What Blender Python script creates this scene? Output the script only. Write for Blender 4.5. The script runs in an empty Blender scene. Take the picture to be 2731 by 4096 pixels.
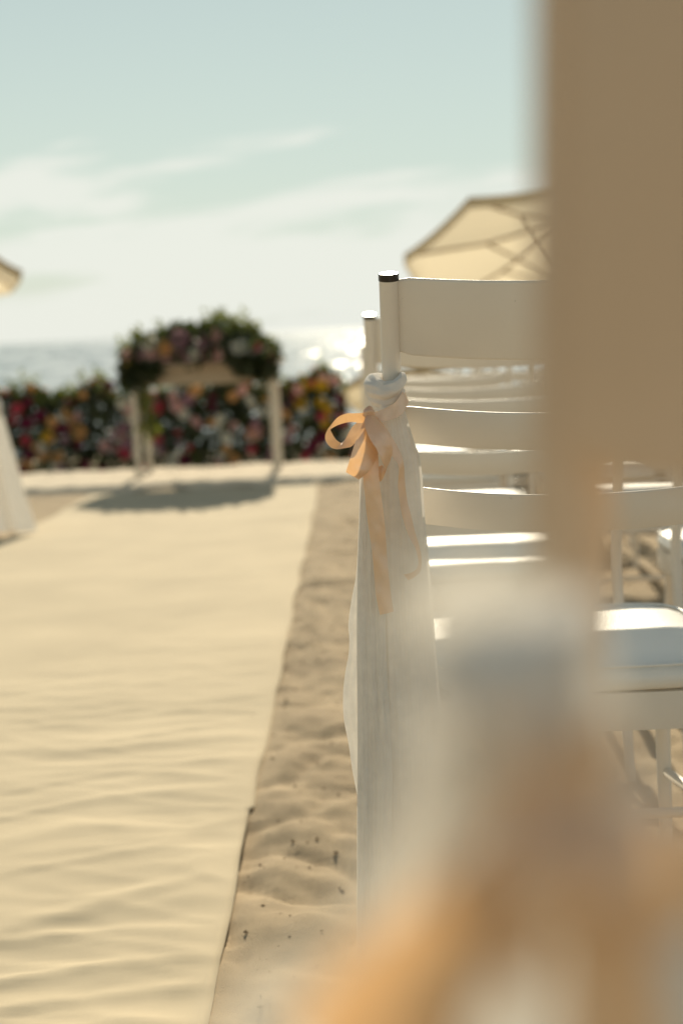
import bpy, bmesh, math, random
import numpy as np
from mathutils import Vector, Matrix, noise

random.seed(7)
scene = bpy.context.scene
col = scene.collection
rad = math.radians

# ------------------------------------------------------------------ camera
CAM_H = 0.88
YAW, PITCH, ROLL = rad(-0.3216), rad(7.355), rad(2.5)
SLOPE, Y0 = 0.025, 1.7                       # the beach falls gently towards the sea
fw = Vector((math.sin(YAW) * math.cos(PITCH), math.cos(YAW) * math.cos(PITCH), -math.sin(PITCH)))
r0 = Vector((math.cos(YAW), -math.sin(YAW), 0))
u0 = r0.cross(fw)
rt = r0 * math.cos(ROLL) - u0 * math.sin(ROLL)
up = u0 * math.cos(ROLL) + r0 * math.sin(ROLL)
cd = bpy.data.cameras.new('camera')
cam = bpy.data.objects.new('camera', cd)
col.objects.link(cam)
m = Matrix((rt, up, -fw)).transposed().to_4x4()
m.translation = (0, 0, CAM_H)
cam.matrix_world = m
cd.lens = 50
cd.sensor_width = 36
cd.sensor_fit = 'AUTO'
cd.clip_start = 0.02
cd.clip_end = 20000
cd.dof.use_dof = True
cd.dof.focus_distance = 1.69
cd.dof.aperture_fstop = 3.3
scene.camera = cam

# ------------------------------------------------------------------ world / sun
SUN_EL = rad(26.5)
SUN_AZ = rad(1.0)                            # from +Y towards +X
w = bpy.data.worlds.new('World')
scene.world = w
w.use_nodes = True
nt = w.node_tree
nt.nodes.clear()
N = nt.nodes.new
L = nt.links.new
out = N('ShaderNodeOutputWorld')
bg = N('ShaderNodeBackground')
bg.inputs['Strength'].default_value = 0.102
sky = N('ShaderNodeTexSky')
sky.sky_type = 'NISHITA'
sky.sun_disc = False
sky.sun_elevation = SUN_EL
sky.sun_rotation = SUN_AZ
sky.air_density = 1.0
sky.dust_density = 0.0
sky.ozone_density = 1.0
# thin streaky cloud low over the sea
tc = N('ShaderNodeTexCoord')
sep = N('ShaderNodeSeparateXYZ')
mp0 = N('ShaderNodeMapping')                 # the cloud streaks rise gently to the right
mp0.inputs['Rotation'].default_value = (0, rad(4), 0)
L(tc.outputs['Generated'], mp0.inputs[0])
L(mp0.outputs[0], sep.inputs[0])
mp = N('ShaderNodeMapping')
mp.inputs['Scale'].default_value = (2.6, 2.6, 17.0)
mp.inputs['Location'].default_value = (0.35, 0.1, 0.55)
L(mp0.outputs[0], mp.inputs[0])
nz = N('ShaderNodeTexNoise')
nz.inputs['Scale'].default_value = 1.7
nz.inputs['Detail'].default_value = 7
nz.inputs['Roughness'].default_value = 0.55
nz.inputs['Distortion'].default_value = 0.35
L(mp.outputs[0], nz.inputs['Vector'])
band = N('ShaderNodeMapRange')               # cloud thins out with height
band.inputs['From Min'].default_value = 0.0
band.inputs['From Max'].default_value = 0.19
band.inputs['To Min'].default_value = 0.14
band.inputs['To Max'].default_value = -0.25
L(sep.outputs['Z'], band.inputs['Value'])
addn = N('ShaderNodeMath'); addn.operation = 'ADD'
L(nz.outputs['Fac'], addn.inputs[0]); L(band.outputs[0], addn.inputs[1])
cr = N('ShaderNodeMapRange')
cr.interpolation_type = 'SMOOTHSTEP'
cr.inputs['From Min'].default_value = 0.45
cr.inputs['From Max'].default_value = 0.58
cr.inputs['To Max'].default_value = 0.85
L(addn.outputs[0], cr.inputs['Value'])
tint = N('ShaderNodeMix'); tint.data_type = 'RGBA'; tint.blend_type = 'MULTIPLY'
tint.inputs['Factor'].default_value = 1.0
tint.inputs['B'].default_value = (1.0, 0.80, 0.53, 1)
L(sky.outputs[0], tint.inputs['A'])
cl = N('ShaderNodeMix'); cl.data_type = 'RGBA'
cl.inputs['B'].default_value = (6.5, 6.6, 6.0, 1)
L(cr.outputs[0], cl.inputs['Factor'])
hz = N('ShaderNodeMix'); hz.data_type = 'RGBA'     # even milky veil of high haze
hzr = N('ShaderNodeValToRGB')                       # thickest towards the horizon
hr = hzr.color_ramp.elements
hr[0].position = 0.0; hr[0].color = (0.90, 0.90, 0.90, 1)
hr[1].position = 0.55; hr[1].color = (0.08, 0.08, 0.08, 1)
for pos, v in ((0.10, 0.74), (0.22, 0.55)):
    e = hr.new(pos); e.color = (v, v, v, 1)
L(sep.outputs['Z'], hzr.inputs[0]); L(hzr.outputs[0], hz.inputs['Factor'])
hz.inputs['B'].default_value = (4.15, 4.95, 4.9, 1)
L(tint.outputs['Result'], hz.inputs['A'])
L(hz.outputs['Result'], cl.inputs['A'])
L(cl.outputs['Result'], bg.inputs['Color'])
L(bg.outputs[0], out.inputs['Surface'])

sd = bpy.data.lights.new('sun', 'SUN')
sd.energy = 5.0
sd.angle = rad(0.55)
sd.color = (1.0, 0.87, 0.65)
sun = bpy.data.objects.new('sun', sd)
col.objects.link(sun)
to_sun = Vector((math.sin(SUN_AZ) * math.cos(SUN_EL), math.cos(SUN_AZ) * math.cos(SUN_EL), math.sin(SUN_EL)))
sun.rotation_euler = to_sun.to_track_quat('Z', 'Y').to_euler()
sun.location = (0, 8, 12)

scene.view_settings.view_transform = 'Standard'
scene.view_settings.look = 'None'
scene.view_settings.exposure = 0.38
scene.view_settings.gamma = 1.0
scene.view_settings.use_curve_mapping = False
scene.render.engine = 'CYCLES'
cy = scene.cycles
cy.use_denoising = True
cy.max_bounces = 10
cy.diffuse_bounces = 5
cy.transparent_max_bounces = 16
cy.sample_clamp_indirect = 6
cy.sample_clamp_direct = 30

# ------------------------------------------------------------------ helpers
F_PX, CX, CY = 5689.0, 1365.5, 2048.0

def at(x, y, Y):
    """world point seen at photo pixel (x, y) at depth Y down the aisle"""
    d = fw + rt * ((x - CX) / F_PX) - up * ((y - CY) / F_PX)
    return Vector((0, 0, CAM_H)) + d * (Y / d.y)

def gz(y):
    return -SLOPE * (y - Y0)

def tag(o, label=None, cat=None, group=None, kind=None):
    if label: o['label'] = label
    if cat: o['category'] = cat
    if group: o['group'] = group
    if kind: o['kind'] = kind
    return o

def empty(name, loc=(0, 0, 0), rz=0):
    o = bpy.data.objects.new(name, None)
    o.empty_display_size = 0.1
    o.location = loc
    o.rotation_euler = (0, 0, rz)
    col.objects.link(o)
    return o

def link(name, me, mat=None, parent=None, smooth=True):
    if mat is not None and not me.materials:
        me.materials.append(mat)
    if smooth:
        me.polygons.foreach_set('use_smooth', [True] * len(me.polygons))
    o = bpy.data.objects.new(name, me)
    col.objects.link(o)
    if parent is not None:
        o.parent = parent
    return o

def mesh_from(name, V, Fc):
    me = bpy.data.meshes.new(name)
    me.from_pydata([tuple(v) for v in V], [], Fc)
    me.update()
    return me

def grid_mesh(name, P, close=False):
    """P[row][col] -> quad sheet"""
    R, C = len(P), len(P[0])
    V = [p for r in P for p in r]
    Fc = []
    for i in range(R - 1):
        for j in range(C if close else C - 1):
            k = (j + 1) % C
            Fc.append((i * C + j, i * C + k, (i + 1) * C + k, (i + 1) * C + j))
    me = mesh_from(name, V, Fc)
    uv = me.uv_layers.new(name='UVMap')
    for poly in me.polygons:
        for li in poly.loop_indices:
            vi = me.loops[li].vertex_index
            uv.data[li].uv = ((vi % C) / max(1, C - 1), (vi // C) / max(1, R - 1))
    return me

def catmull(pts, n):
    """resample a list of tuples with a Catmull-Rom spline, n samples"""
    P = np.array(pts, float)
    P = np.vstack([2 * P[0] - P[1], P, 2 * P[-1] - P[-2]])
    K = len(P) - 3
    res = []
    for t in np.linspace(0, K - 1e-6, n):
        i = int(t); f = t - i
        a, b, c, d = P[i], P[i + 1], P[i + 2], P[i + 3]
        res.append(0.5 * (2 * b + (c - a) * f + (2 * a - 5 * b + 4 * c - d) * f * f + (3 * b - a - 3 * c + d) * f ** 3))
    return np.array(res)

def tube_bm(bm, pts, radii, seg=12, cap=True):
    pts = [Vector(p) for p in pts]
    if not hasattr(radii, '__len__'):
        radii = [radii] * len(pts)
    rings = []
    for i, p in enumerate(pts):
        t = (pts[min(i + 1, len(pts) - 1)] - pts[max(i - 1, 0)]).normalized()
        a = t.orthogonal().normalized() if abs(t.x) > 0.95 else t.cross(Vector((1, 0, 0))).normalized()
        b = t.cross(a)
        rings.append([bm.verts.new(p + (a * math.cos(q) + b * math.sin(q)) * radii[i])
                      for q in [2 * math.pi * k / seg for k in range(seg)]])
    for A, B in zip(rings, rings[1:]):
        for k in range(seg):
            bm.faces.new((A[k], A[(k + 1) % seg], B[(k + 1) % seg], B[k]))
    if cap:
        bm.faces.new(rings[0][::-1]); bm.faces.new(rings[-1])

def bm_mesh(name, bm):
    bmesh.ops.recalc_face_normals(bm, faces=bm.faces)
    me = bpy.data.meshes.new(name)
    bm.to_mesh(me); bm.free()
    return me

def auto_smooth(me, ang=35):
    a = rad(ang)
    bm = bmesh.new(); bm.from_mesh(me)
    for e in bm.edges:
        e.smooth = len(e.link_faces) == 2 and e.calc_face_angle(0) < a
    bm.to_mesh(me); bm.free()
    return me

def box_bm(bm, c, s, bev=0.0):
    r = bmesh.ops.create_cube(bm, size=1.0)
    for v in r['verts']:
        v.co = Vector((c[0] + v.co.x * s[0], c[1] + v.co.y * s[1], c[2] + v.co.z * s[2]))
    if bev:
        es = list({e for v in r['verts'] for e in v.link_edges})
        bmesh.ops.bevel(bm, geom=es, offset=bev, segments=2, affect='EDGES', profile=0.6)

def fbm(x, y, z=0.0, oct=4):
    return noise.fractal(Vector((x, y, z)), 0.9, 2.0, oct, noise_basis='PERLIN_ORIGINAL')

# ------------------------------------------------------------------ materials
def new_mat(name):
    mt = bpy.data.materials.new(name)
    mt.use_nodes = True
    n = mt.node_tree
    return mt, n, n.nodes['Principled BSDF']

def paint(name, base, rough=0.4, var=0.06, scale=14, bump=0.0, bscale=200, spec=0.5, stretch=None):
    mt, n, p = new_mat(name)
    p.inputs['Roughness'].default_value = rough
    p.inputs['Specular IOR Level'].default_value = spec
    t = n.nodes.new('ShaderNodeTexCoord')
    src = t.outputs['Object']
    if stretch:
        mpp = n.nodes.new('ShaderNodeMapping'); mpp.inputs['Scale'].default_value = stretch
        n.links.new(src, mpp.inputs[0]); src = mpp.outputs[0]
    z = n.nodes.new('ShaderNodeTexNoise')
    z.inputs['Scale'].default_value = scale; z.inputs['Detail'].default_value = 5
    n.links.new(src, z.inputs['Vector'])
    r = n.nodes.new('ShaderNodeValToRGB')
    b = np.array(base)
    r.color_ramp.elements[0].position = 0.3; r.color_ramp.elements[1].position = 0.7
    r.color_ramp.elements[0].color = (*np.clip(b * (1 - var), 0, 1), 1)
    r.color_ramp.elements[1].color = (*np.clip(b * (1 + var), 0, 1), 1)
    n.links.new(z.outputs['Fac'], r.inputs[0]); n.links.new(r.outputs[0], p.inputs['Base Color'])
    if bump:
        z2 = n.nodes.new('ShaderNodeTexNoise'); z2.inputs['Scale'].default_value = bscale
        z2.inputs['Detail'].default_value = 4
        n.links.new(src, z2.inputs['Vector'])
        bp = n.nodes.new('ShaderNodeBump'); bp.inputs['Strength'].default_value = bump
        bp.inputs['Distance'].default_value = 0.01
        n.links.new(z2.outputs['Fac'], bp.inputs['Height']); n.links.new(bp.outputs[0], p.inputs['Normal'])
    return mt

def cloth(name, base, trans, tfac=0.5, sheer=0.0, gloss=0.0, grough=0.35, bump=0.0, bscale=900):
    """thin fabric: light passes through it"""
    mt = bpy.data.materials.new(name); mt.use_nodes = True
    n = mt.node_tree; n.nodes.clear()
    o = n.nodes.new('ShaderNodeOutputMaterial')
    t = n.nodes.new('ShaderNodeTexCoord')
    z = n.nodes.new('ShaderNodeTexNoise'); z.inputs['Scale'].default_value = 60; z.inputs['Detail'].default_value = 4
    n.links.new(t.outputs['Object'], z.inputs['Vector'])
    def vary(c):
        r = n.nodes.new('ShaderNodeValToRGB'); c = np.array(c)
        r.color_ramp.elements[0].position = 0.3; r.color_ramp.elements[1].position = 0.7
        r.color_ramp.elements[0].color = (*np.clip(c * 0.94, 0, 1), 1)
        r.color_ramp.elements[1].color = (*np.clip(c * 1.05, 0, 1), 1)
        n.links.new(z.outputs['Fac'], r.inputs[0]); return r.outputs[0]
    d = n.nodes.new('ShaderNodeBsdfDiffuse'); n.links.new(vary(base), d.inputs['Color'])
    tr = n.nodes.new('ShaderNodeBsdfTranslucent'); n.links.new(vary(trans), tr.inputs['Color'])
    mx = n.nodes.new('ShaderNodeMixShader'); mx.inputs[0].default_value = tfac
    n.links.new(d.outputs[0], mx.inputs[1]); n.links.new(tr.outputs[0], mx.inputs[2])
    last = mx
    nodes_n = [d, tr]
    if gloss:
        g = n.nodes.new('ShaderNodeBsdfAnisotropic') if False else n.nodes.new('ShaderNodeBsdfGlossy')
        g.inputs['Roughness'].default_value = grough
        m2 = n.nodes.new('ShaderNodeMixShader'); m2.inputs[0].default_value = gloss
        n.links.new(last.outputs[0], m2.inputs[1]); n.links.new(g.outputs[0], m2.inputs[2]); last = m2
        nodes_n.append(g)
    if sheer:
        tp = n.nodes.new('ShaderNodeBsdfTransparent')
        m3 = n.nodes.new('ShaderNodeMixShader'); m3.inputs[0].default_value = sheer
        n.links.new(last.outputs[0], m3.inputs[1]); n.links.new(tp.outputs[0], m3.inputs[2]); last = m3
    if bump:
        wv = n.nodes.new('ShaderNodeTexNoise'); wv.inputs['Scale'].default_value = bscale
        n.links.new(t.outputs['Object'], wv.inputs['Vector'])
        bp = n.nodes.new('ShaderNodeBump'); bp.inputs['Strength'].default_value = bump
        bp.inputs['Distance'].default_value = 0.002
        n.links.new(wv.outputs['Fac'], bp.inputs['Height'])
        for q in nodes_n: n.links.new(bp.outputs[0], q.inputs['Normal'])
    n.links.new(last.outputs[0], o.inputs['Surface'])
    return mt

M_CHAIR = paint('white_paint', (0.77, 0.71, 0.625), 0.38, 0.03, 9, 0.05, 120)
def scuff(mt, scale, lo, hi, colr):
    n = mt.node_tree; p = n.nodes['Principled BSDF']
    src = p.inputs['Base Color'].links[0].from_socket
    t = n.nodes.new('ShaderNodeTexCoord'); z = n.nodes.new('ShaderNodeTexNoise')
    z.inputs['Scale'].default_value = scale; z.inputs['Detail'].default_value = 6; z.inputs['Roughness'].default_value = 0.7
    n.links.new(t.outputs['Object'], z.inputs['Vector'])
    mr = n.nodes.new('ShaderNodeMapRange'); mr.inputs['From Min'].default_value = lo; mr.inputs['From Max'].default_value = hi
    n.links.new(z.outputs['Fac'], mr.inputs['Value'])
    mx = n.nodes.new('ShaderNodeMix'); mx.data_type = 'RGBA'; mx.inputs['B'].default_value = (*colr, 1)
    n.links.new(mr.outputs[0], mx.inputs['Factor']); n.links.new(src, mx.inputs['A'])
    n.links.new(mx.outputs['Result'], p.inputs['Base Color'])
scuff(M_CHAIR, 38, 0.685, 0.73, (0.16, 0.12, 0.09))
M_TAN = paint('near_chair_tan', (0.64, 0.495, 0.36), 0.4, 0.05, 9, 0.05, 120)  # even tan base colour, browner than the other chairs, for the nearest one
M_SEAT = paint('white_vinyl', (0.80, 0.79, 0.75), 0.42, 0.02, 9, 0.12, 260)
M_CAP = paint('black_plastic', (0.02, 0.017, 0.015), 0.25, 0.1)
M_CHIFFON = cloth('white_chiffon', (0.84, 0.81, 0.76), (0.82, 0.79, 0.73), 0.17, 0.03, bump=0.15, bscale=1500)
M_SHEER = cloth('sunlit_chiffon', (0.74, 0.71, 0.64), (0.80, 0.76, 0.68), 0.42, 0.38)
M_KNOT = cloth('white_chiffon_folded', (0.84, 0.81, 0.77), (0.78, 0.75, 0.70), 0.18, 0.0, bump=0.2, bscale=1200)
M_RIBBON = cloth('peach_satin', (0.84, 0.60, 0.39), (0.86, 0.50, 0.21), 0.36, 0.0, 0.22, 0.28, bump=0.12, bscale=1800)
M_RUNNER = paint('runner_cloth', (0.57, 0.49, 0.355), 0.9, 0.07, 3.0, 0.14, 900, 0.1)
M_SAND = paint('sand_grain', (0.39, 0.31, 0.21), 0.95, 0.14, 6.0, 0.35, 420, 0.15)
M_CLOD = paint('damp_sand_clod', (0.30, 0.225, 0.14), 0.95, 0.3, 20, 0.3, 300, 0.1)
M_BANK = paint('pale_bank_sand', (0.66, 0.58, 0.46), 0.95, 0.07, 5.0, 0.5, 90, 0.15)
M_WOOD = paint('pale_wood', (0.42, 0.33, 0.23), 0.6, 0.12, 5.0, 0.1, 60, 0.3, (1, 8, 8))
M_TLEG = paint('limewashed_leg', (0.62, 0.55, 0.45), 0.6, 0.08, 12, 0.1, 60, 0.3)
M_CANOPY = cloth('cream_canvas', (0.54, 0.47, 0.35), (0.70, 0.63, 0.48), 0.55, 0.0)
M_CANOPY2 = cloth('beige_canvas', (0.50, 0.42, 0.30), (0.62, 0.54, 0.38), 0.55, 0.0)
M_RIB = paint('parasol_wood', (0.34, 0.26, 0.17), 0.6, 0.1)
M_LEAF = cloth('dark_leaf', (0.036, 0.048, 0.018), (0.06, 0.08, 0.014), 0.35, 0.0, 0.05, 0.45)
M_LEAF2 = cloth('yellow_green_leaf', (0.12, 0.14, 0.02), (0.22, 0.25, 0.03), 0.5, 0.0, 0.05, 0.45)

def petal(name, c, t=0.22):
    return cloth(name, tuple(min(0.8, 1.15 * q) for q in c), tuple(min(0.85, 1.25 * q) for q in c), t, 0.0)
PETALS = [petal('petal_white', (0.72, 0.66, 0.56)), petal('petal_blush', (0.66, 0.40, 0.36)),
          petal('petal_rose', (0.50, 0.07, 0.10)), petal('petal_mauve', (0.42, 0.24, 0.28)),
          petal('petal_peach', (0.66, 0.38, 0.16)), petal('petal_plum', (0.16, 0.02, 0.05)),
          petal('petal_yellow', (0.62, 0.40, 0.04))]

# ------------------------------------------------------------------ ground
def axis(stops):
    r = []
    for a, b, s in stops:
        k = max(1, int(round((b - a) / s)))
        r += [a + (b - a) * i / k for i in range(k)]
    r.append(stops[-1][1])
    return r

def beach_z(x, y):
    z = gz(y)
    if y > 11.6:                              # falls away to the waterline
        z = gz(11.6) - 0.03 - 0.19 * min(y - 11.6, 2.0) - 0.06 * max(0, y - 13.6)
    z = max(z, -6)
    near = max(0.0, min(1.0, (26 - y) / 10))
    if near > 0 and abs(x) < 9 and y > -2:
        b = fbm(x * 2.6 + 3, y * 2.0, 1.7, 4) * 0.022
        c = fbm(x * 8 + 9, y * 7, 4.2, 3) * 0.009
        c2 = abs(noise.noise(Vector((x * 5 + 5, y * 4.2 + 2.5, 8.1))))
        c3 = (1 - abs(noise.noise(Vector((x * 17 + 5, y * 13, 3.1))))) ** 3 - 0.45
        c += 0.0042 * c3 + 0.005 * fbm(x * 30, y * 26, 6.6, 2)
        z += (1.0 * b + 1.05 * c - max(0, 0.22 - c2) * 0.06) * near
    if -0.26 <= x < -0.05 and y < 10.2:
        lim = gz(y) + 0.0005 + max(0, (x + 0.205)) * 0.3
        z = min(z, lim)
    on_run = 1 if (-1.80 < x < -0.26 and -3 < y < 10.2) else 0
    if on_run:
        z = min(z, gz(y) - 0.008) - 0.014
    return z

xs = axis([(-900, -60, 140), (-60, -10, 10), (-10, -2.2, 0.6), (-2.2, -0.30, 0.16), (-0.30, 0.30, 0.014), (0.30, 1.2, 0.03),
           (1.2, 3, 0.1), (3, 12, 0.8), (12, 60, 10), (60, 900, 140)])
ys = axis([(-300, -10, 60), (-10, 0.6, 1.0), (0.6, 4.5, 0.018), (4.5, 8, 0.035), (8, 14, 0.08), (14, 40, 1.0), (40, 60, 5), (60, 120, 30)])
P = [[(x, y, beach_z(x, y)) for x in xs] for y in ys]
ground = link('sand_beach', grid_mesh('sand_beach', P), M_SAND)
tag(ground, 'trampled tan beach sand with footprints around the runner', kind='structure')

# loose clods and shell bits on the sand beside the runner
rs = random.Random(4)
V, Fc = [], []
for k in range(1100):
    x = rs.uniform(-0.20, 0.30) if k % 3 else rs.uniform(-0.2, 1.2); y = 1.3 + 5.5 * rs.random() ** 1.6
    z = beach_z(x, y); r = 0.0012 + 0.0042 * rs.random() ** 4
    b = len(V)
    for (dx, dy, dz) in ((1, 0, 0), (-1, 0, 0), (0, 1, 0), (0, -1, 0), (0, 0, .8), (0, 0, -.6)):
        V.append((x + r * dx * rs.uniform(.7, 1.5), y + r * dy * rs.uniform(.7, 1.5), z + r * (dz * rs.uniform(.6, 1.2) + 0.25)))
    for q in ((0, 2, 4), (2, 1, 4), (1, 3, 4), (3, 0, 4), (2, 0, 5), (1, 2, 5), (3, 1, 5), (0, 3, 5)):
        Fc.append(tuple(b + w_ for w_ in q))
tag(link('sand_clods', mesh_from('sand_clods', V, Fc), M_CLOD, ground), kind='stuff')

# bank of sand, coloured paler than the beach, behind the end of the runner, falling away on its far side
P = []
for y in axis([(10.0, 10.45, 0.03), (10.45, 14.2, 0.07)]):
    row = []
    for x in axis([(-5.5, 2.8, 0.05)]):
        e = 10.12 + 0.10 * fbm(x * 1.3, 3.3, 0, 3)
        t = max(0.0, min(1.0, (y - e) / 0.12)); t = t * t * (3 - 2 * t)
        cr_ = 11.85 + 0.12 * fbm(x * 1.1, 8.3, 0, 3)
        fall = max(0.0, y - cr_) * 0.17
        row.append((x, y, gz(y) - 0.05 + t * (0.09 + 0.016 * fbm(x * 3, y * 3, 5, 3)) + 0.012 * t * fbm(x * 11, y * 11, 2, 2) - fall))
    P.append(row)
tag(link('sand_bank', grid_mesh('sand_bank', P), M_BANK), 'low bank of pale sand at the end of the runner', kind='structure')

# sea
mt, n, p = new_mat('sea_water')
p.inputs['Base Color'].default_value = (0.03, 0.075, 0.10, 1)
p.inputs['Roughness'].default_value = 0.10
p.inputs['IOR'].default_value = 1.33
p.inputs['Specular IOR Level'].default_value = 0.36
t = n.nodes.new('ShaderNodeTexCoord')
mpn = n.nodes.new('ShaderNodeMapping'); mpn.inputs['Scale'].default_value = (0.35, 1.0, 1.0)
n.links.new(t.outputs['Object'], mpn.inputs[0])
a1 = n.nodes.new('ShaderNodeTexNoise'); a1.inputs['Scale'].default_value = 0.55; a1.inputs['Detail'].default_value = 6
a1.inputs['Roughness'].default_value = 0.62
n.links.new(mpn.outputs[0], a1.inputs['Vector'])
bp = n.nodes.new('ShaderNodeBump'); bp.inputs['Strength'].default_value = 1.0; bp.inputs['Distance'].default_value = 0.075
n.links.new(a1.outputs['Fac'], bp.inputs['Height']); n.links.new(bp.outputs[0], p.inputs['Normal'])
M_SEA = mt
SEA_Z = -1.9
me = mesh_from('sea', [(-9000, 33, SEA_Z), (9000, 33, SEA_Z), (9000, 15000, SEA_Z), (-9000, 15000, SEA_Z)], [(0, 1, 2, 3)])
tag(link('sea', me, M_SEA, smooth=False), 'calm glittering sea under the horizon', kind='structure')

# wind wavelets: low steep crests that catch the sun
rw = random.Random(9)
V, Fc = [], []
for k in range(420):
    Yw = 58 * (720 / 58) ** (rw.random() ** 0.8)
    Xw = rw.uniform(-0.28, 0.24) * Yw
    wl = rw.uniform(0.5, 1.5) * (0.4 + Yw / 220); wl *= 1.5; dp = wl * rw.uniform(0.22, 0.36); hh = dp * rw.uniform(0.13, 0.20)
    b = len(V)
    for i in range(7):
        for j in range(7):
            u, v_ = i / 3 - 1, j / 3 - 1
            g = (math.cos(math.pi * u) + 1) / 2 * (math.cos(math.pi * v_) + 1) / 2
            V.append((Xw + u * wl + 0.2 * v_ * wl, Yw + v_ * dp + 0.25 * dp * u * u, SEA_Z - 0.01 + hh * g))
    for i in range(6):
        for j in range(6):
            Fc.append((b + i * 7 + j, b + (i + 1) * 7 + j, b + (i + 1) * 7 + j + 1, b + i * 7 + j + 1))
wv_ = link('wavelets', mesh_from('wavelets', V, Fc), M_SEA, bpy.data.objects['sea'])
tag(wv_, kind='stuff')

# aisle runner
def runner_z(x, y):
    k = max(0.0, min(1.0, (4.4 - y) / 3.0))
    wx = 0.5 * fbm(x * 1.3, y * 1.1, 9.0, 2)
    f1 = fbm(x * 0.9 + 4 + wx, y * 4.6 + 0.6 * wx, 0.3, 3)
    f2 = fbm(x * 2.6 + 1, y * 7.0 + wx, 2.3, 3)
    r1 = (1 - abs(noise.noise(Vector((x * 1.3 + 2.2, y * 4.6 - x * 0.7 + 1.6 * wx, 6.0))))) ** 7
    r2 = (1 - abs(noise.noise(Vector((x * 2.2 + 7.2, y * 6.5 + x * 1.1 + 1.2 * wx, 3.0))))) ** 10
    msk = max(0.0, min(1.0, 0.5 + 2.2 * noise.noise(Vector((x * 1.1, y * 1.3, 11.0)))))
    far = fbm(x * 0.35 + wx * .4, y * 2.2, 7.7, 3) * 0.006
    em = max(0.0, min(1.0, (-0.195 - x) / 0.08))
    fine = 0.0022 * fbm(x * 4 + wx, y * 11, 1.9, 4) + 0.001 * fbm(x * 9, y * 16 + wx, 5.2, 3)
    dd = noise.voronoi(Vector((x * 2.0 + wx, y * 5.0 - 0.8 * x + wx, 0.0)))[0]
    d2 = noise.voronoi(Vector((x * 4.6 + wx, y * 9.0 + 1.1 * x, 4.0)))[0]
    crease = 0.0060 * max(0.0, 1 - (dd[1] - dd[0]) / 0.22) + 0.0026 * max(0.0, 1 - (d2[1] - d2[0]) / 0.22)
    return gz(y) + 0.003 + em * (far + (0.35 + 0.65 * k) * fine + (0.22 + 0.78 * k) * crease * (0.3 + 0.7 * msk)
                                 + k * (0.005 * f1 + 0.0035 * f2 + msk * (0.006 * r1 + 0.005 * r2)))

P = []
for y in axis([(0.9, 4.6, 0.013), (4.6, 9.95, 0.04)]):
    row = []
    er = -0.205 + 0.012 * fbm(3.3, y * 1.6, 0, 2) - (0.009 if y < 2.62 else 0)
    el = -1.80 + 0.02 * fbm(7.3, y * 1.6, 0, 2)
    for i in range(111):
        x = el + (er - el) * i / 110
        row.append((x, y, runner_z(x, y)))
    P.append(row)
ro = link('aisle_runner', grid_mesh('aisle_runner', P), M_RUNNER)
sm = ro.modifiers.new('thick', 'SOLIDIFY'); sm.thickness = 0.003; sm.offset = -1
tag(ro, 'wrinkled cream cloth runner laid down the sandy aisle', 'runner')

# ------------------------------------------------------------------ chairs
REC = rad(13)
TOPZ = 0.942
HALF = 0.240

def back_y(z):
    return math.tan(REC) * (TOPZ - z)

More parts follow.
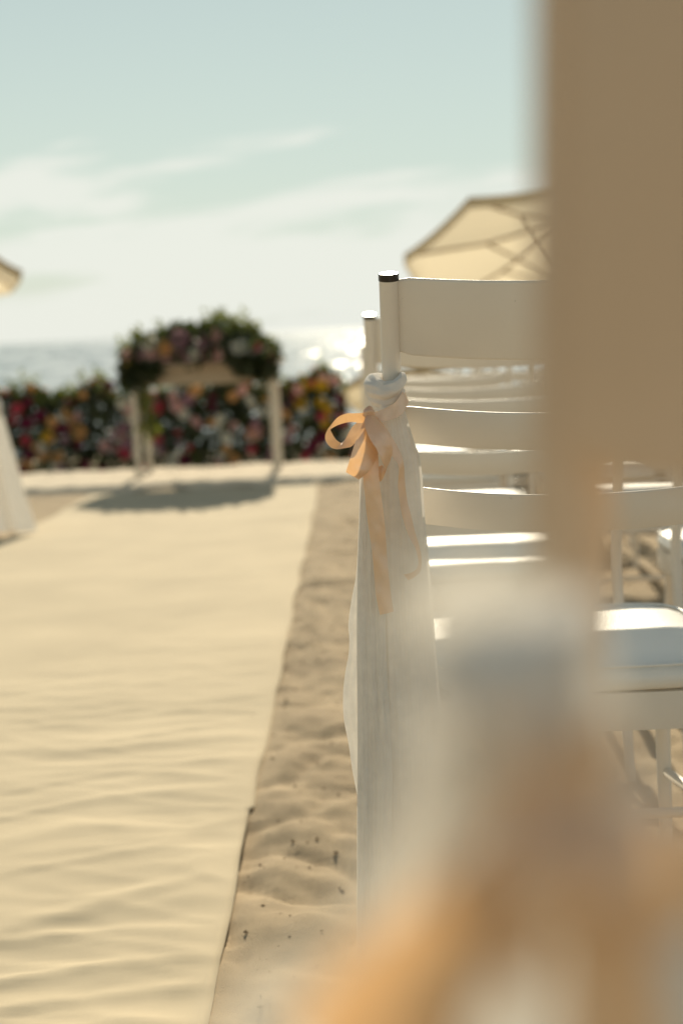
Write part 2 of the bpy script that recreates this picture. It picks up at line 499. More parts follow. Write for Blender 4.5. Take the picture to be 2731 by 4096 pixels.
def make_chair(slats=((0.9375, 0.846), (0.784, 0.739), (0.684, 0.637)), paint_=None, fwd=0.0, ins=0.010, name='white_chair'):
    M_CHAIR = paint_ or globals()['M_CHAIR']
    root = empty(name)
    for s in (-1, 1):
        bm = bmesh.new()
        pts = [(s * HALF, back_y(z), z) for z in np.linspace(TOPZ - 0.008, 0.47, 8)]
        yk = back_y(0.47)
        pts += [(s * HALF, yk + 0.004, 0.42), (s * HALF, yk - 0.01, 0.36), (s * HALF, yk - 0.05, 0.20), (s * HALF, yk - 0.105, -0.03)]
        tube_bm(bm, pts, [0.0115] * 8 + [0.0118, 0.0118, 0.0112, 0.0105], 16)
        link('back_post', auto_smooth(bm_mesh('back_post', bm)), M_CHAIR, root)
        bm = bmesh.new()
        c = Vector((s * HALF, back_y(TOPZ) , TOPZ))
        ax = Vector((0, -math.sin(REC), math.cos(REC)))
        tube_bm(bm, [c - ax * 0.009, c - ax * 0.0085, c - ax * 0.001, c], [0.0108, 0.0122, 0.0122, 0.0112], 16)
        link('end_cap', auto_smooth(bm_mesh('end_cap', bm)), M_CAP, root)
    nrm = Vector((0, -math.cos(REC), -math.sin(REC)))
    tan_up = Vector((0, -math.sin(REC), math.cos(REC)))
    bow = 0.062
    for zt, zb in slats:
        ht = (zt - zb) / math.cos(REC)
        P = []
        prof = [(0, -1), (-.46, -1), (-.482, -.8), (-.496, -.4), (-.5, 0), (-.496, .4), (-.482, .8), (-.46, 1), (.46, 1), (.482, .8), (.496, .4), (.5, 0), (.496, -.4), (.482, -.8), (.46, -1)]
        xs_ = np.linspace(-HALF + ins, HALF - ins, 33)
        for k, x in enumerate(xs_):
            u = x / (HALF - ins)
            b = bow * (1 - abs(u) ** 2.2)
            zc = (zt + zb) / 2
            c = Vector((x, back_y(zc), zc)) + nrm * (b + fwd)
            edge = min(1.0, (1 - abs(u)) / 0.03)
            hh = ht * (0.93 + 0.07 * math.sqrt(edge))
            P.append([c + tan_up * (a * hh) + nrm * (q * 0.0030) for a, q in prof])
        R, C = len(P), len(prof)
        me = grid_mesh('slat', P, close=True)
        bm = bmesh.new(); bm.from_mesh(me)
        bm.verts.ensure_lookup_table()
        bm.faces.new([bm.verts[j] for j in range(C)][::-1]); bm.faces.new([bm.verts[(R - 1) * C + j] for j in range(C)])
        bpy.data.meshes.remove(me)
        link('slat', auto_smooth(bm_mesh('slat', bm), 50), M_CHAIR, root)
    # seat pad with rounded outline and rolled edge
    yb, yf, zs = 0.088, 0.505, 0.432
    def outline(inset, n=72):
        pts = []
        for k in range(n):
            a = 2 * math.pi * k / n
            ca, sa = math.cos(a), math.sin(a)
            e = 0.34
            hx = 0.212 - inset
            x = hx * math.copysign(abs(ca) ** e, ca)
            yy = ((yf - yb) / 2 - inset) * math.copysign(abs(sa) ** e, sa)
            x *= 1 - 0.06 * (0.5 - yy / (yf - yb))
            pts.append((x, (yf + yb) / 2 + yy))
        return pts
    prof = [(0.13, 0.006), (0.06, 0.005), (0.024, 0.002), (0.010, -0.003), (0.002, -0.011), (0, -0.019), (0.003, -0.028), (0.010, -0.033)]
    P = [[(x, y, zs + dz) for x, y in outline(i)] for i, dz in prof]
    me = grid_mesh('seat', P, close=True)
    bm = bmesh.new(); bm.from_mesh(me); bm.verts.ensure_lookup_table()
    bm.faces.new([bm.verts[j] for j in range(72)]); bm.faces.new([bm.verts[7 * 72 + j] for j in range(72)][::-1])
    seat = link('seat', auto_smooth(bm_mesh('seat', bm), 40), M_SEAT, root)
    bm = bmesh.new()
    o_ = outline(0.006); tube_bm(bm, [(x, y, zs - 0.0005) for x, y in o_] + [(o_[0][0], o_[0][1], zs - 0.0005)], 0.0022, 6, False)
    link('piping', bm_mesh('piping', bm), M_SEAT, seat)
    za = zs - 0.0625
    for c, s in (((0, yb + 0.022, za), (0.40, 0.020, 0.052)), ((0, yf - 0.03, za), (0.35, 0.020, 0.052)),
                 ((-0.188, (yb + yf) / 2, za), (0.020, 0.36, 0.050)), ((0.188, (yb + yf) / 2, za), (0.020, 0.36, 0.050))):
        bm = bmesh.new(); box_bm(bm, c, s, 0.004)
        link('apron', auto_smooth(bm_mesh('apron', bm)), M_CHAIR, root)
    for s in (-1, 1):
        bm = bmesh.new()
        tube_bm(bm, [(s * 0.172, yf - 0.055, 0.402), (s * 0.176, yf - 0.045, 0.2), (s * 0.18, yf - 0.035, -0.03)], [0.0125, 0.0115, 0.0095], 14)
        link('front_leg', auto_smooth(bm_mesh('front_leg', bm)), M_CHAIR, root)
        bm = bmesh.new()
        tube_bm(bm, [(s * 0.235, 0.045, 0.19), (s * 0.178, yf - 0.043, 0.17)], 0.0075, 10)
        link('stretcher', auto_smooth(bm_mesh('stretcher', bm)), M_CHAIR, root)
    bm = bmesh.new()
    tube_bm(bm, [(-0.205, 0.24, 0.181), (0.205, 0.24, 0.181)], 0.0075, 10)
    link('stretcher', auto_smooth(bm_mesh('stretcher', bm)), M_CHAIR, root)
    return root

def copy_tree(o, parent=None):
    c = o.copy(); col.objects.link(c); c.parent = parent
    for ch in list(o.children):
        copy_tree(ch, c)
    return c

chair0 = make_chair()
GRP = 'white ladder-back chairs in rows'
ROWS = [0.350, 1.70, 2.75, 3.85, 4.95, 6.05, 7.15]
rown = ['', '', 'first', 'second', 'third', 'fourth', 'fifth']
coln = ['aisle white chair', 'white chair one in from the aisle', 'white chair two in from the aisle']
CX0 = 0.298
first = True
def put_chair(x, y, dz, rz, label):
    global first
    o = chair0 if first else copy_tree(chair0)
    first = False
    o.location = (x, y, gz(y) + dz); o.rotation_euler = (0, 0, rz)
    tag(o, label, 'chair', GRP)
    return o
put_chair(CX0, ROWS[1], 0, 0, 'sharp white ladder-back chair with black cap, peach ribbon tied to its post')
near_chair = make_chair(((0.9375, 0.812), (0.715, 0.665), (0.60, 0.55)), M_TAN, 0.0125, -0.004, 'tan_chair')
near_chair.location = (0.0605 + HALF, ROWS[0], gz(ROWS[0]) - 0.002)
tag(near_chair, 'huge blurred tan chair back filling the right of the picture', 'chair')
for i in range(2, 7):
    for j in range(3):
        x = CX0 + 0.56 * j + 0.035 + random.uniform(-0.01, 0.01)
        if x - 0.25 > 0.235 * ROWS[i] + 0.35: continue
        if j == 0 and i == 2: x = CX0 - 0.004
        put_chair(x, ROWS[i] + random.uniform(-0.02, 0.02), (-0.012 if i == 2 else random.uniform(-0.012, 0.004)),
                  rad(random.uniform(-2, 2)) if j or i > 2 else 0,
                  '%s, %s row beyond the sharp chair' % (coln[j], rown[i]))
put_chair(-1.93 - HALF, 7.62, 0, 0, 'white chair across the aisle at the left edge, draped with white chiffon')

# ------------------------------------------------------------------ sash and ribbon of the sharp chair
def strip(rows, n=40, cols=7, curl=0.0, amp=0.0007, dy=0.0):
    cols = max(cols, 11); sd = rows[0][0] * 0.013 + rows[-1][1] * 0.007
    """rows: (xa, ya, Ya, xb, yb, Yb) photo pixels and depths of the two edges"""
    S = catmull(rows, n)
    P = []
    for r in S:
        A, B = at(r[0], r[1], r[2] + dy), at(r[3], r[4], r[5] + dy)
        row = []
        for k in range(cols):
            t = k / (cols - 1)
            q = A.lerp(B, t)
            q.y -= curl * 4 * t * (1 - t)
            q.y += amp * (0.9 * fbm(t * 1.6 + sd, len(P) * 0.16, sd, 3) + 0.35 * math.sin(3 * t + len(P) * 0.4 + sd))
            row.append(q)
        P.append(row)
    return P

def drape(left, right, Yd, n=90, cols=40, folds=((5, 0.006, 0.0),), y0=None, y1=None, flare=0.0, seed=0.0):
    """left/right: lists of (photo y, photo x); a hanging sheet with vertical folds"""
    ly = [a for a, b in left]; ry = [a for a, b in right]
    a0 = max(ly[0], ry[0]) if y0 is None else y0
    a1 = min(ly[-1], ry[-1]) if y1 is None else y1
    LL = catmull(left, 400); RR = catmull(right, 400)
    P = []
    for i in range(n):
        v = i / (n - 1)
        y = a0 + (a1 - a0) * v
        xl = np.interp(y, LL[:, 0], LL[:, 1]); xr = np.interp(y, RR[:, 0], RR[:, 1])
        row = []
        for j in range(cols):
            u = j / (cols - 1)
            q = at(xl + (xr - xl) * u, y, Yd + flare * v)
            g = min(1.0, 0.25 + 1.1 * v)
            for f, A, ph in folds:
                q.y += A * g * math.sin(2 * math.pi * f * u + ph + 1.1 * math.sin(2.2 * v + ph))
            q.y += 0.006 * fbm(u * 3.0 + seed, v * 5, seed, 3) * g
            row.append(q)
        P.append(row)
    return P

sash = empty('chair_sash', at(1550, 1560, 1.70))
def add(name, P, mat, parent, close=False):
    o = link(name, grid_mesh(name, P, close), mat, None)
    o.data.transform(Matrix.Translation(-parent.location))
    o.parent = parent
    return o

L1 = [(1640, 1492), (1720, 1474), (1800, 1455), (1900, 1438), (2020, 1437), (2150, 1432), (2300, 1424), (2400, 1406), (2500, 1393),
      (2560, 1397), (2620, 1394), (2700, 1380), (2780, 1372), (2880, 1375), (2980, 1394), (3080, 1408), (3170, 1425), (3300, 1446), (3600, 1450), (4210, 1440)]
R1 = [(1640, 1618), (1720, 1642), (1780, 1660), (1820, 1676), (1900, 1688), (2000, 1694), (2130, 1704), (2240, 1715), (2500, 1735), (3000, 1775), (3600, 1805), (4210, 1830)]
L2 = [(1645, 1496), (1720, 1480), (1800, 1462), (1900, 1446), (2100, 1436), (2300, 1429), (2600, 1427), (3000, 1430), (3200, 1428), (3700, 1427), (4210, 1424)]
R2 = [(y_, x_ - 10) for y_, x_ in R1]
L3 = [(1700, 1482), (1900, 1452), (2100, 1440), (2300, 1432), (2600, 1429), (3000, 1432), (3200, 1430), (3700, 1429), (4210, 1426)]
R3 = [(1700, 1500), (1900, 1514), (2100, 1526), (2300, 1534), (2450, 1540), (2700, 1548), (2900, 1562), (3100, 1569), (3300, 1567), (3700, 1572), (4210, 1580)]
add('drape', drape(L1, R1, 1.690, cols=70, folds=((1.6, 0.005, 0.6), (4.5, 0.0014, 1.0), (13, 0.0008, 0.0)), seed=1.3, n=120), M_CHIFFON, sash)
add('drape', drape(L2, R2, 1.674, cols=60, folds=((0.8, 0.0035, 2.0), (3.5, 0.0014, 0.3), (11, 0.0007, 2.0)), seed=4.1, n=120), M_CHIFFON, sash)
add('drape', drape(L3, R3, 1.665, cols=40, folds=((0.7, 0.002, 1.0), (3.2, 0.0009, 0.3), (9, 0.0005, 1.0)), seed=7.7, n=120), M_CHIFFON, sash)
# folded knot of cloth round the post: gathered body under a rolled collar
def roll(path, n=48, seg=30, seed=0.0, crease=0.045):
    """path rows: photo x, y, depth Y, radius"""
    S = catmull(path, n)
    C3 = [at(r[0], r[1], r[2]) for r in S]
    P = []
    for i, r in enumerate(S):
        t = (C3[min(i + 1, n - 1)] - C3[max(i - 1, 0)]).normalized()
        a_ = t.cross(Vector((0, 0, 1))).normalized(); b_ = t.cross(a_)
        v = i / (n - 1)
        row = []
        for k in range(seg):
            q = 2 * math.pi * k / seg
            f = r[3] * (1 + crease * math.sin(4 * q + 9 * v + seed) + 0.5 * crease * math.sin(7 * q - 6 * v)
                        + 0.25 * fbm(2 * math.cos(q) + seed, 2 * math.sin(q), 5 * v, 2))
            row.append(C3[i] + (a_ * math.cos(q) + b_ * math.sin(q)) * max(f, 0.0004))
        P.append(row)
    return P

P = []
NT = 72
for i in range(24):
    v = i / 23
    row = []
    for k in range(NT):
        a = 2 * math.pi * k / NT               # 0 = right, pi/2 = towards camera
        ca, sa = math.cos(a), math.sin(a)
        y = 1528 + (1676 - 1528) * v - 14 * max(0, ca) * (1 - v)
        xl = np.interp(v, [0, 0.12, 0.35, 0.7, 1], [1486, 1470, 1468, 1483, 1492])
        xr = np.interp(v, [0, 0.12, 0.35, 0.7, 1], [1604, 1615, 1614, 1604, 1602])
        x = (xl + xr) / 2 + ca * (xr - xl) / 2
        dep = np.interp(v, [0, 0.15, 0.5, 1], [0.024, 0.031, 0.034, 0.036])
        f = 0.0011 * math.sin(10 * a + 5 * v) * (0.3 + v) + 0.0022 * fbm(ca * 2.2 + 5, sa * 2.2, v * 3, 3)
        q = at(x, y, 1.716 - sa * (dep + f))
        q.x += ca * f
        row.append(q)
    P.append(row)
def merged(name, grids, mat, parent, voxel, smooth):
    """several closed rolls of cloth fused into one soft surface"""
    bm = bmesh.new()
    for P in grids:
        C = len(P[0])
        vs = [[bm.verts.new(q) for q in r] for r in P]
        for A, B in zip(vs, vs[1:]):
            for k in range(C):
                bm.faces.new((A[k], A[(k + 1) % C], B[(k + 1) % C], B[k]))
        bm.faces.new(vs[0][::-1]); bm.faces.new(vs[-1])
    me = bm_mesh(name, bm)
    o = link(name, me, mat, None)
    o.data.transform(Matrix.Translation(-parent.location)); o.parent = parent
    md = o.modifiers.new('fuse', 'REMESH'); md.mode = 'VOXEL'; md.voxel_size = voxel; md.use_smooth_shade = True
    md = o.modifiers.new('soften', 'SMOOTH'); md.factor = 0.5; md.iterations = smooth
    return o
merged('knot', [P, roll([(1530, 1512, 1.752, .006), (1500, 1526, 1.738, .0105), (1492, 1540, 1.710, .0122), (1503, 1556, 1.692, .0118), (1534, 1570, 1.686, .0095),
                  (1572, 1556, 1.686, .0085), (1600, 1526, 1.696, .0070), (1609, 1502, 1.712, .0045), (1598, 1506, 1.740, .003)], 60),
                roll([(1472, 1560, 1.70, .006), (1505, 1600, 1.690, .007), (1550, 1612, 1.687, .006), (1590, 1590, 1.69, .005), (1612, 1556, 1.70, .003)], 40, seed=2.0)],
       M_KNOT, sash, 0.0011, 7)
tag(sash, 'sheer white sash knotted on the sharp chair post and hanging to the sand', 'sash', 'white chair sashes')

bow = empty('ribbon_bow', at(1475, 1648, 1.655))
Yb = 1.652
band = [(1486, 1650, Yb, 1492, 1672, Yb), (1510, 1645, Yb, 1512, 1681, Yb - .002), (1545, 1629, Yb + .002, 1545, 1684, Yb - .002), (1580, 1609, 1.662, 1585, 1671, 1.656),
        (1600, 1582, 1.676, 1613, 1650, 1.670), (1612, 1560, 1.700, 1632, 1612, 1.700), (1606, 1552, 1.735, 1626, 1598, 1.738), (1570, 1560, 1.755, 1580, 1610, 1.755)]
add('wrap', strip(band, 40, 7, 0.0), M_RIBBON, bow)
loopL = [(1474, 1648, 1.650, 1474, 1676, 1.650), (1440, 1652, 1.642, 1446, 1692, 1.650), (1410, 1653, 1.640, 1412, 1688, 1.651), (1386, 1654, 1.640, 1386, 1690, 1.650),
         (1352, 1668, 1.638, 1352, 1700, 1.648), (1326, 1696, 1.636, 1328, 1713, 1.646), (1306, 1725, 1.632, 1322, 1720, 1.648), (1300, 1751, 1.630, 1328, 1733, 1.650),
         (1307, 1772, 1.632, 1336, 1748, 1.653), (1324, 1790, 1.636, 1348, 1762, 1.656), (1346, 1797, 1.642, 1366, 1771, 1.660), (1374, 1793, 1.650, 1381, 1755, 1.664),
         (1408, 1784, 1.655, 1393, 1733, 1.667), (1432, 1750, 1.658, 1409, 1706, 1.668), (1454, 1705, 1.660, 1432, 1686, 1.668), (1468, 1670, 1.660, 1458, 1662, 1.664)]
add('loop', strip(loopL, 80, 7, 0.0), M_RIBBON, bow)
loopM = [(1462, 1668, 1.648, 1476, 1672, 1.648), (1452, 1690, 1.643, 1472, 1704, 1.645), (1438, 1722, 1.638, 1482, 1736, 1.641), (1423, 1760, 1.634, 1500, 1774, 1.640),
         (1406, 1814, 1.632, 1512, 1809, 1.643), (1394, 1854, 1.632, 1498, 1850, 1.640), (1386, 1878, 1.634, 1470, 1890, 1.636), (1384, 1889, 1.640, 1436, 1917, 1.638),
         (1396, 1880, 1.652, 1446, 1908, 1.652), (1430, 1840, 1.657, 1478, 1868, 1.657), (1462, 1740, 1.657, 1490, 1750, 1.657), (1474, 1668, 1.656, 1486, 1668, 1.656)]
add('loop', strip(loopM, 70, 9, 0.003), M_RIBBON, bow)
loopR = [(1470, 1654, 1.644, 1486, 1650, 1.648), (1459, 1676, 1.636, 1503, 1668, 1.642), (1458, 1704, 1.630, 1526, 1696, 1.640), (1469, 1734, 1.626, 1552, 1736, 1.640),
         (1485, 1766, 1.624, 1566, 1774, 1.641), (1501, 1789, 1.624, 1569, 1804, 1.643), (1518, 1823, 1.626, 1562, 1838, 1.645), (1533, 1856, 1.630, 1550, 1866, 1.645),
         (1540, 1884, 1.640, 1542, 1888, 1.646), (1530, 1862, 1.652, 1527, 1920, 1.650), (1506, 1870, 1.655, 1506, 1928, 1.655), (1476, 1876, 1.656, 1470, 1908, 1.657), (1462, 1800, 1.656, 1458, 1830, 1.657)]
add('loop', strip(loopR, 80, 9, 0.003), M_RIBBON, bow)
tail1 = [(1466, 1690, 1.653, 1488, 1690, 1.653), (1456, 1800, 1.653, 1510, 1800, 1.653), (1452, 1900, 1.652, 1516, 1912, 1.652), (1459, 1985, 1.652, 1526, 1990, 1.652), (1468, 2070, 1.653, 1536, 2072, 1.651),
         (1481, 2160, 1.652, 1543, 2160, 1.652), (1491, 2240, 1.650, 1549, 2240, 1.653), (1497, 2310, 1.653, 1555, 2305, 1.651), (1503, 2380, 1.651, 1562, 2370, 1.653), (1519, 2459, 1.652, 1574, 2446, 1.652)]
add('tail', strip(tail1, 80, 9, 0.0012, dy=-0.006), M_RIBBON, bow)
tail2 = [(1482, 1662, 1.650, 1494, 1660, 1.654), (1515, 1700, 1.650, 1532, 1696, 1.656), (1545, 1745, 1.650, 1570, 1753, 1.656), (1556, 1790, 1.650, 1590, 1788, 1.657), (1568, 1826, 1.650, 1606, 1822, 1.657), (1590, 1856, 1.650, 1614, 1855, 1.658),
         (1595, 1885, 1.650, 1617, 1890, 1.660), (1591, 1940, 1.650, 1620, 1942, 1.660), (1597, 2000, 1.650, 1628, 2000, 1.661), (1606, 2055, 1.650, 1641, 2052, 1.661), (1631, 2138, 1.652, 1660, 2130, 1.662),
         (1658, 2188, 1.655, 1680, 2198, 1.663), (1672, 2240, 1.655, 1685, 2245, 1.665), (1667, 2272, 1.652, 1680, 2286, 1.662), (1645, 2290, 1.648, 1652, 2312, 1.655), (1614, 2298, 1.646, 1631, 2321, 1.650)]
add('tail', strip(tail2, 90, 7, 0.0, dy=-0.004), M_RIBBON, bow)
# the pinched knot
P = []
for i in range(18):
    v = i / 17
    row = []
    for k in range(24):
        a = 2 * math.pi * k / 24
        rr = 0.0062 * math.sin(math.pi * (0.05 + 0.9 * v)) ** 0.5 * (1 + 0.16 * math.sin(5 * a + 3 * v))
        c = at(1452 + 42 * v, 1650 - 6 * math.sin(3 * v) + 8 * v, 1.646)
        row.append(c + Vector((0.3 * math.cos(a) * rr, -math.sin(a) * rr, math.cos(a) * rr)))
    P.append(row)
add('knot', P, M_RIBBON, bow, True)
tag(bow, 'sharp peach satin ribbon bow with long tails tied over the white sash', 'ribbon', 'peach ribbon bows')

# ------------------------------------------------------------------ sash and ribbon of the nearest, blurred chair
YN = 0.238
nsash = empty('chair_sash', at(2250, 2400, YN))
NL = [(2350, 1820), (2800, 1680), (3100, 1620), (3400, 1600), (3800, 1600), (4300, 1500), (5200, 1450)]
NR = [(2350, 2380), (2800, 2470), (3100, 2600), (3400, 2740), (3800, 2820), (4300, 2850), (5200, 2900)]
add('drape', drape(NL, NR, YN + 0.012, folds=((1.6, 0.007, 0.4), (4, 0.002, 1.0)), seed=2.2), M_CHIFFON, nsash)
P = []
for i in range(24):
    v = i / 23
    row = []
    for k in range(48):
        a = 2 * math.pi * k / 48
        ca, sa = math.cos(a), math.sin(a)
        y = 2480 + (3200 - 2480) * v
        xl = np.interp(v, [0, 0.3, 0.7, 1], [1880, 1800, 1840, 1920]); xr = np.interp(v, [0, 0.3, 0.7, 1], [2250, 2320, 2340, 2350])
        f = 0.0012 * math.sin(9 * a + 5 * v)
        row.append(at((xl + xr) / 2 + ca * (xr - xl) / 2, y, YN + 0.012 - sa * (0.024 + f)))
    P.append(row)
merged('knot', [P, roll([(2080, 2380, YN + .05, .005), (1880, 2420, YN + .03, .007), (1830, 2560, YN, .008), (1920, 2700, YN - .010, .008), (2060, 2700, YN - .013, .008),
                  (2200, 2600, YN - .008, .006), (2260, 2460, YN + .012, .004), (2200, 2420, YN + .04, .003)], 50)], M_KNOT, nsash, 0.0014, 6)
add('flounce', strip([(1900, 2900, YN + .004, 2060, 2960, YN), (1700, 3020, YN - .004, 1960, 3160, YN - .008), (1600, 3160, YN - .006, 1860, 3360, YN - .012), (1480, 3380, YN - .006, 1700, 3560, YN - .012), (1360, 3620, YN - .004, 1520, 3760, YN - .008)], 40, 13, 0.003), M_SHEER, nsash)
add('flounce', strip([(1660, 3560, YN + .004, 1900, 3700, YN + .002), (1400, 3660, YN, 1700, 3900, YN), (1120, 3800, YN - .004, 1520, 4120, YN - .004), (900, 4050, YN - .006, 1400, 4400, YN - .006), (800, 4500, YN - .006, 1350, 4700, YN - .006)], 40, 13, 0.004), M_SHEER, nsash)
add('flounce', strip([(2120, 2180, YN + .004, 2160, 2400, YN), (1880, 2120, YN - .004, 1940, 2500, YN - .008), (1680, 2180, YN - .006, 1760, 2560, YN - .012), (1560, 2320, YN - .004, 1640, 2620, YN - .010)], 30, 13, 0.004), M_SHEER, nsash)
tag(nsash, 'huge blurred white sash on the nearest chair at lower right', 'sash', 'white chair sashes')
nbow = empty('ribbon_bow', at(2180, 3200, YN - .03))
Yn = YN - 0.028
add('wrap', strip([(1960, 3080, Yn, 1980, 3330, Yn), (2150, 3060, Yn - .002, 2160, 3340, Yn - .002), (2330, 2960, Yn + .008, 2360, 3230, Yn + .008), (2450, 2850, Yn + .03, 2490, 3080, Yn + .03)], 24), M_RIBBON, nbow)
add('loop', strip([(2100, 3200, Yn - .004, 2180, 3300, Yn - .004), (1860, 3420, Yn - .012, 2080, 3560, Yn - .008), (1620, 3640, Yn - .014, 2000, 3820, Yn - .008), (1330, 3880, Yn - .012, 1880, 4080, Yn - .006),
                   (1180, 4180, Yn - .004, 1820, 4400, Yn), (1600, 4250, Yn + .006, 1950, 4300, Yn + .006)], 40), M_RIBBON, nbow)
add('loop', strip([(2120, 3220, Yn - .008, 2230, 3220, Yn - .008), (2020, 3430, Yn - .018, 2260, 3450, Yn - .012), (1960, 3640, Yn - .020, 2220, 3700, Yn - .012), (1980, 3860, Yn - .014, 2160, 3900, Yn - .010), (2080, 3960, Yn - .004, 2200, 3930, Yn - .004)], 40), M_RIBBON, nbow)
add('loop', strip([(2180, 3200, Yn - .004, 2260, 3160, Yn - .004), (2330, 3420, Yn - .010, 2540, 3220, Yn - .006), (2450, 3600, Yn - .012, 2760, 3330, Yn - .006), (2560, 3780, Yn - .008, 2860, 3560, Yn), (2400, 3800, Yn + .006, 2700, 3760, Yn + .006)], 40), M_RIBBON, nbow)
add('tail', strip([(2150, 3280, Yn, 2280, 3280, Yn), (2210, 3600, Yn - .002, 2520, 3580, Yn - .002), (2240, 3950, Yn, 2640, 3900, Yn), (2260, 4600, Yn, 2680, 4600, Yn)], 40), M_RIBBON, nbow)
tag(nbow, 'blurred peach ribbon bow on the nearest chair at the bottom right', 'ribbon', 'peach ribbon bows')

# sash across the aisle at the left edge
lsash = empty('chair_sash', at(-30, 1640, 7.6))
Y_L = 7.58
add('drape', drape([(1660, -60), (1800, -70), (2000, -60), (2145, -40)], [(1660, 12), (1760, 40), (1850, 66), (1950, 92), (2050, 122), (2128, 146)], Y_L,
                   folds=((2.2, 0.03, 0.4), (4, 0.012, 1.0)), seed=6.2, cols=30), M_CHIFFON, lsash)
P = []
for i in range(16):
    v = i / 15
    P.append([at(-24 + math.cos(a) * (34 * math.sin(math.pi * (0.12 + 0.8 * v)) ** 0.6), 1590 + 82 * v, Y_L + 0.02 - math.sin(a) * 0.045 * math.sin(math.pi * (0.12 + 0.8 * v)) ** 0.6 * (1 + .1 * math.sin(6 * a + 4 * v)))
              for a in [2 * math.pi * k / 28 for k in range(28)]])
add('knot', P, M_KNOT, lsash, True)
tag(lsash, 'white sash hanging from the chair across the aisle at the left edge', 'sash', 'white chair sashes')

# ------------------------------------------------------------------ ceremony table
TX0, TX1, TYF, TYB = -1.64, -0.50, 10.80, 11.50
TG = gz(11.1) + 0.04
TH = 0.86
tab = empty('ceremony_table', ((TX0 + TX1) / 2, (TYF + TYB) / 2, TG))
tw, td = (TX1 - TX0), (TYB - TYF)
bm = bmesh.new(); box_bm(bm, (0, 0, TH - 0.016), (tw + 0.06, td + 0.06, 0.032), 0.006)
link('table_top', auto_smooth(bm_mesh('table_top', bm)), M_WOOD, tab)
for c, s in (((0, -td / 2 + 0.05, TH - 0.098), (tw - 0.11, 0.022, 0.13)), ((0, td / 2 - 0.05, TH - 0.098), (tw - 0.11, 0.022, 0.13)),
             ((-tw / 2 + 0.05, 0, TH - 0.098), (0.022, td - 0.13, 0.128)), ((tw / 2 - 0.05, 0, TH - 0.098), (0.022, td - 0.13, 0.128))):
    bm = bmesh.new(); box_bm(bm, c, s, 0.003)
    link('apron', auto_smooth(bm_mesh('apron', bm)), M_WOOD, tab)
for sx in (-1, 1):
    for sy in (-1, 1):
        bm = bmesh.new()
        z = np.array([TH - 0.033, TH - 0.17, TH - 0.2, 0.5, 0.3, 0.12, 0.08, -0.08])
        rr = [0.030, 0.030, 0.024, 0.029, 0.026, 0.022, 0.027, 0.024]
        tube_bm(bm, [(sx * (tw / 2 - 0.045), sy * (td / 2 - 0.045), q) for q in z], rr, 14)
        link('leg', auto_smooth(bm_mesh('leg', bm)), M_TLEG, tab)
tag(tab, 'blurred pale wooden ceremony table with flowers on top at the end of the aisle', 'table')

# ------------------------------------------------------------------ flowers
def flower_mesh(name, rings, mat, R=0.05, cup=0.6):
    V, Fc = [], []
    for ri, (npet, r, tilt) in enumerate(rings):
        for k in range(npet):
            a = 2 * math.pi * (k + 0.5 * ri) / npet
            ca, sa = math.cos(a), math.sin(a)
            wv = r * 0.75
            b = len(V)
            for (rr, ww, zz) in ((0.05, 0.25, 0.0), (0.62, 1.0, 0.5), (1.0, 0.55, 0.8)):
                for s in (-1, 1):
                    rad_ = r * rr * math.cos(tilt); zt = r * rr * math.sin(tilt) * (1.2 if rr < 1 else 1.0)
                    V.append((ca * rad_ - sa * s * wv * ww * 0.5, sa * rad_ + ca * s * wv * ww * 0.5, zt))
            Fc += [(b, b + 1, b + 3, b + 2), (b + 2, b + 3, b + 5, b + 4)]
    me = mesh_from(name, V, Fc)
    me.materials.append(mat)
    return me

FM = []
for mt_ in PETALS:
    FM.append(flower_mesh('flower', [(7, 0.055, 0.25), (6, 0.045, 0.7), (5, 0.034, 1.1), (3, 0.02, 1.35)], mt_))

def leaf_cloud(name, pts, size, mat, parent, seed):
    rnd = random.Random(seed)
    V, Fc = [], []
    for p in pts:
        d = Vector((rnd.gauss(0, 1), rnd.gauss(0, 1), rnd.gauss(0.4, 0.9))).normalized()
        s = d.orthogonal().normalized()
        s = Matrix.Rotation(rnd.uniform(0, 6.28), 3, d) @ s
        l = size * rnd.uniform(0.6, 1.4); wd = l * 0.26
        q = Vector(p); nn = d.cross(s)
        b = len(V)
        V += [q, q + d * l * 0.5 + s * wd + nn * 0.1 * l, q + d * l, q + d * l * 0.5 - s * wd + nn * 0.1 * l]
        Fc += [(b, b + 1, b + 2), (b, b + 2, b + 3)]
    o = link(name, mesh_from(name, V, Fc), mat, parent, smooth=False)
    tag(o, kind='stuff')
    return o

def add_flowers(parent, spots, seed, weights):
    rnd = random.Random(seed)
    cent = [(rnd.uniform(-2.4, 1.9), rnd.uniform(0, 1.1), rnd.choices(range(7), weights)[0]) for k in range(80 if len(spots) > 150 else 150)]
    for (p, nrm_) in spots:
        near_c = min(cent, key=lambda c_: (c_[0] - p[0]) ** 2 + (c_[1] - p[2]) ** 2)[2]
        me = FM[near_c if rnd.random() < 0.4 else rnd.choices(range(7), weights)[0]]
        o = bpy.data.objects.new('flower', me); col.objects.link(o); o.parent = parent
        o.location = p
        q = Vector(nrm_).to_track_quat('Z', 'Y')
        o.rotation_mode = 'QUATERNION'; o.rotation_quaternion = q
        s = rnd.uniform(0.65, 1.35); o.scale = (s, s, s)

